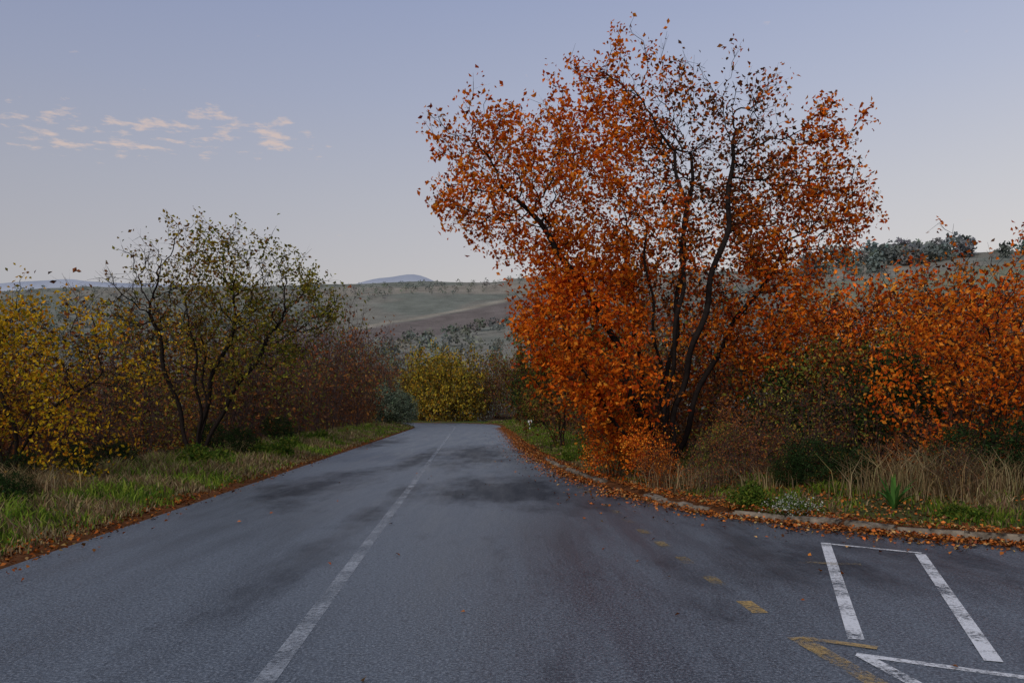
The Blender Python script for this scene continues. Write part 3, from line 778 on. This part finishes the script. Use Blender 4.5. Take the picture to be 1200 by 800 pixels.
blades("tall_dry_grass", P, H, np.full(len(P), .011), pick(ST, len(P), r, jit=.3), 3, lean=.42)

# ------------------------------------------------------------------ fallen leaves
Q, Nn = edge_sample(Rd, 25000, r, 75)
patch = fbm(Q[:, 0]/.9, Q[:, 1]/.9, 91)
off = r.normal(.10, .20, len(Q))*(.5+patch)+np.where(r.random(len(Q)) < .08, r.exponential(.3, len(Q)), 0)
P1 = Q+Nn*off[:, None]; P1 = P1[r.random(len(P1)) < np.clip((patch-.2)*3, .25, 1)]
Q, Nn = edge_sample(Ld, 6500, r, 60)
P2 = Q+Nn*(r.normal(.35, .28, len(Q)))[:, None]
P2 = P2[r.random(len(P2)) < np.clip((fbm(P2[:, 0]/1.2, P2[:, 1]/1.2, 92)-.25)*3, .15, 1)]
P3 = np.stack([r.uniform(-4.5, 5, 26), r.uniform(5, 24, 26)], 1)
P4 = np.stack([r.normal(4.2, 3.2, 14000), r.normal(15.5, 2.8, 14000)], 1); P4 = P4[road_sd(P4[:, 0], P4[:, 1]) > .05]
P5 = np.stack([r.normal(1.5, .5, 60), r.normal(17, 3.5, 60)], 1)
P = np.vstack([P1, P2, P3, P4, P5])
sd = road_sd(P[:, 0], P[:, 1]); hz = np.where(sd < 0, 0.0, height(P[:, 0], P[:, 1], sd))
hz = np.where((sd >= 0) & (sd < .2) & (P[:, 0] > 0) & (P[:, 1] < 27.5), np.maximum(hz, .125), hz)
heap = np.where(np.abs(sd+.12) < .3, r.uniform(0, .07, len(P)), r.uniform(0, .012, len(P)))
P3d = np.stack([P[:, 0], P[:, 1], np.maximum(hz, 0)+.012+heap], 1)
V, F = leaf_quads(P3d, r.uniform(.035, .07, len(P)), r, flat=.75, aspect=.75)
LC = pick([(.38, .10, .02), (.48, .16, .035), (.22, .075, .025), (.13, .055, .03), (.42, .24, .09)], len(P), r, [.26, .22, .22, .17, .13], jit=.28)
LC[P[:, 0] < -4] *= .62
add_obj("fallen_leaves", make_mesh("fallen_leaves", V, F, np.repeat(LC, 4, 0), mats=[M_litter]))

# ------------------------------------------------------------------ small plants by the kerb
def rosette(name, x, y, L, n_, w, cols, seed, spread=.7):
    r = np.random.default_rng(seed); z = float(height(np.array([x]), np.array([y]))[0])
    V = []; F = []; C_ = []
    for i in range(n_):
        an = i*2.4+r.normal()*.2; tilt = r.uniform(.15, spread); l_ = L*r.uniform(.7, 1.1)
        d = np.array([math.cos(an), math.sin(an), 0]); s = np.array([-math.sin(an), math.cos(an), 0])
        c = pick(cols, 1, r)[0]
        for k in range(6):
            t = k/5; rad = math.sin(tilt*(.6+.9*t))*l_*t; zz = math.cos(tilt*(.5+.9*t))*l_*t
            ww = w*(.55+.9*t if t < .5 else 2*(1-t))*.5+.002
            ctr = np.array([x, y, z])+d*(rad+.02)+np.array([0, 0, zz])
            o_ = len(V); V += [ctr-s*ww+np.array([0, 0, .15*ww]), ctr, ctr+s*ww+np.array([0, 0, .15*ww])]; C_ += [c]*3
            if k: F += [(o_-3, o_-2, o_+1, o_), (o_-2, o_-1, o_+2, o_+1)]
    add_obj(name, make_mesh(name, V, F, np.array(C_), mats=[M_grass]))
rosette("strap_leaved_plant", 5.5, 12.3, .50, 26, .06, [(.05, .13, .03), (.06, .16, .035), (.09, .20, .04)], 1, spread=.85)
def clump(name, x, y, rx, h, n_, cols, seed, ls=(.02, .05), w=None):
    r = np.random.default_rng(seed); z = float(height(np.array([x]), np.array([y]))[0])
    u = unit(r.normal(size=(n_, 3))); u[:, 2] = np.abs(u[:, 2]); u *= r.uniform(.45, 1.05, (n_, 1))
    lob = 1+.25*np.sin(u[:, :1]*7+seed)+.2*np.cos(u[:, 1:2]*9)
    P = np.array([x, y, z])+u*lob*np.array([rx, rx, h])
    V, F = leaf_quads(P, r.uniform(*ls, n_), r, aspect=.5)
    add_obj(name, make_mesh(name, V, F, np.repeat(pick(cols, n_, r, w), 4, 0), mats=[M_leaf]))
clump("green_herb_bush", 3.62, 12.9, .30, .36, 2600, GREEN, 1, (.03, .07))
clump("white_flowering_bush", 4.02, 12.3, .36, .24, 3000, GREEN+[(.65, .65, .6)], 2, (.02, .05), [.25, .2, .2, .1, .25])
clump("green_herb_bush", 6.15, 11.6, .35, .16, 1500, GREEN, 3, (.03, .08))
clump("green_herb_bush", -7.6, 12.4, .45, .28, 2600, GREEN[:3]+DKGREEN, 4, (.04, .10))
clump("green_herb_bush", -8.6, 13.8, .5, .34, 2600, GREEN[:3]+DKGREEN, 5, (.04, .10))
clump("green_herb_bush", 2.0, 25, .5, .35, 1600, GREEN, 6, (.05, .10))
for i, (x, y) in enumerate([(-8.0, 22), (-7.6, 27), (-8.2, 31), (-8.6, 38)]):
    clump("green_herb_bush", x, y, .7, .45, 2200, GREEN, 10+i, (.06, .13))

def post():
    bm = bmesh.new()
    bmesh.ops.create_cone(bm, segments=10, radius1=.05, radius2=.045, depth=.75, cap_ends=True)
    for v in bm.verts: v.co.z += .375
    res = bmesh.ops.create_cube(bm, size=1)
    for v in res['verts']: v.co = Vector((v.co.x*.28, v.co.y*.04-.07, v.co.z*.18+.66))
    me = bpy.data.meshes.new("post"); bm.to_mesh(me); bm.free()
    me.materials.append(plain("white_post_paint", (.5, .5, .5), (.7, .7, .7), 8))
    add_obj("roadside_marker_post", me, loc=(1.3, 62, .1))
post()

# ------------------------------------------------------------------ sky and light
SUN_EL, SUN_AZ = math.radians(34), math.radians(-145)   # behind and to the left of the camera
w = bpy.data.worlds.new("World"); S.world = w; w.use_nodes = True
nt = w.node_tree; n = nt.nodes; l = nt.links; n.clear()
sky = N(n, 'ShaderNodeTexSky', sky_type='NISHITA'); sky.sun_disc = False
sky.sun_elevation = SUN_EL; sky.sun_rotation = SUN_AZ; sky.dust_density = 3
tc = N(n, 'ShaderNodeTexCoord'); D_ = tc.outputs['Generated']
sp = N(n, 'ShaderNodeSeparateXYZ'); l.new(D_, sp.inputs[0])
grad = ramp(n, l, sp.outputs[2], [(0, (.55, .535, .54)), (.15, (.575, .55, .555)), (.24, (.50, .505, .565)), (.34, (.405, .44, .575)), (.44, (.325, .375, .555)), (1, (.37, .41, .52))])
hx = N(n, 'ShaderNodeMapRange'); l.new(sp.outputs[0], hx.inputs[0])
hx.inputs[1].default_value = -.55; hx.inputs[2].default_value = .55; hx.inputs[3].default_value = 0; hx.inputs[4].default_value = 1
tint = mixcol(n, l, hx.outputs[0], (.80, .81, .84), (1.22, 1.20, 1.14))
grad = mixcol(n, l, 1.0, grad, tint, 'MULTIPLY')
dv = N(n, 'ShaderNodeMath', operation='MAXIMUM'); l.new(sp.outputs[2], dv.inputs[0]); dv.inputs[1].default_value = .02
def div(a):
    m_ = N(n, 'ShaderNodeMath', operation='DIVIDE'); l.new(a, m_.inputs[0]); l.new(dv.outputs[0], m_.inputs[1]); return m_.outputs[0]
cx, cy = div(sp.outputs[0]), div(sp.outputs[1])
cb = N(n, 'ShaderNodeCombineXYZ'); l.new(cx, cb.inputs[0]); l.new(cy, cb.inputs[1])
cnz = noise(n, l, cb.outputs[0], 8.5, 5, .62)
def band(v, a, b_, c_, d_):
    m1 = N(n, 'ShaderNodeMapRange'); m1.interpolation_type = 'SMOOTHSTEP'; l.new(v, m1.inputs[0]); m1.inputs[1].default_value = a; m1.inputs[2].default_value = b_
    m2 = N(n, 'ShaderNodeMapRange'); m2.interpolation_type = 'SMOOTHSTEP'; l.new(v, m2.inputs[0]); m2.inputs[1].default_value = c_; m2.inputs[2].default_value = d_; m2.inputs[3].default_value = 1; m2.inputs[4].default_value = 0
    mm = N(n, 'ShaderNodeMath', operation='MULTIPLY'); l.new(m1.outputs[0], mm.inputs[0]); l.new(m2.outputs[0], mm.inputs[1]); return mm.outputs[0]
bx_ = band(cx, -2.1, -1.7, -.9, -.5); by_ = band(cy, 2.65, 2.95, 3.2, 3.6)
mm = N(n, 'ShaderNodeMath', operation='MULTIPLY'); l.new(bx_, mm.inputs[0]); l.new(by_, mm.inputs[1])
ad = N(n, 'ShaderNodeMath', operation='MULTIPLY_ADD'); l.new(mm.outputs[0], ad.inputs[0]); ad.inputs[1].default_value = .18; l.new(cnz, ad.inputs[2])
cm = ramp(n, l, ad.outputs[0], [(.68, 0), (.82, .7)])
grad = mixcol(n, l, cm, grad, (.76, .58, .49))
g10 = N(n, 'ShaderNodeVectorMath', operation='SCALE'); l.new(grad, g10.inputs[0]); g10.inputs['Scale'].default_value = 10
fin = mixcol(n, l, .88, sky.outputs[0], g10.outputs[0])
bg = N(n, 'ShaderNodeBackground'); bg.inputs[1].default_value = .1; l.new(fin, bg.inputs[0])
ow = N(n, 'ShaderNodeOutputWorld'); l.new(bg.outputs[0], ow.inputs[0])

sl = bpy.data.lights.new("sun", 'SUN'); sl.energy = 1.5; sl.angle = math.radians(14); sl.color = (1, .93, .84)
so = bpy.data.objects.new("sun", sl); S.collection.objects.link(so)
dirv = Vector((math.sin(SUN_AZ)*math.cos(SUN_EL), math.cos(SUN_AZ)*math.cos(SUN_EL), math.sin(SUN_EL)))
so.rotation_euler = dirv.to_track_quat('Z', 'Y').to_euler()

# ------------------------------------------------------------------ camera
cam = bpy.data.cameras.new("camera"); co = bpy.data.objects.new("camera", cam); S.collection.objects.link(co)
co.location = (0, 0, 1.6); co.rotation_euler = (math.radians(90), 0, 0)
cam.sensor_width = 36; cam.lens = 30; cam.shift_y = 80/1200; cam.clip_end = 12000; cam.clip_start = .1
S.camera = co
S.view_settings.view_transform = 'Standard'; S.view_settings.look = 'None'; S.view_settings.exposure = 0
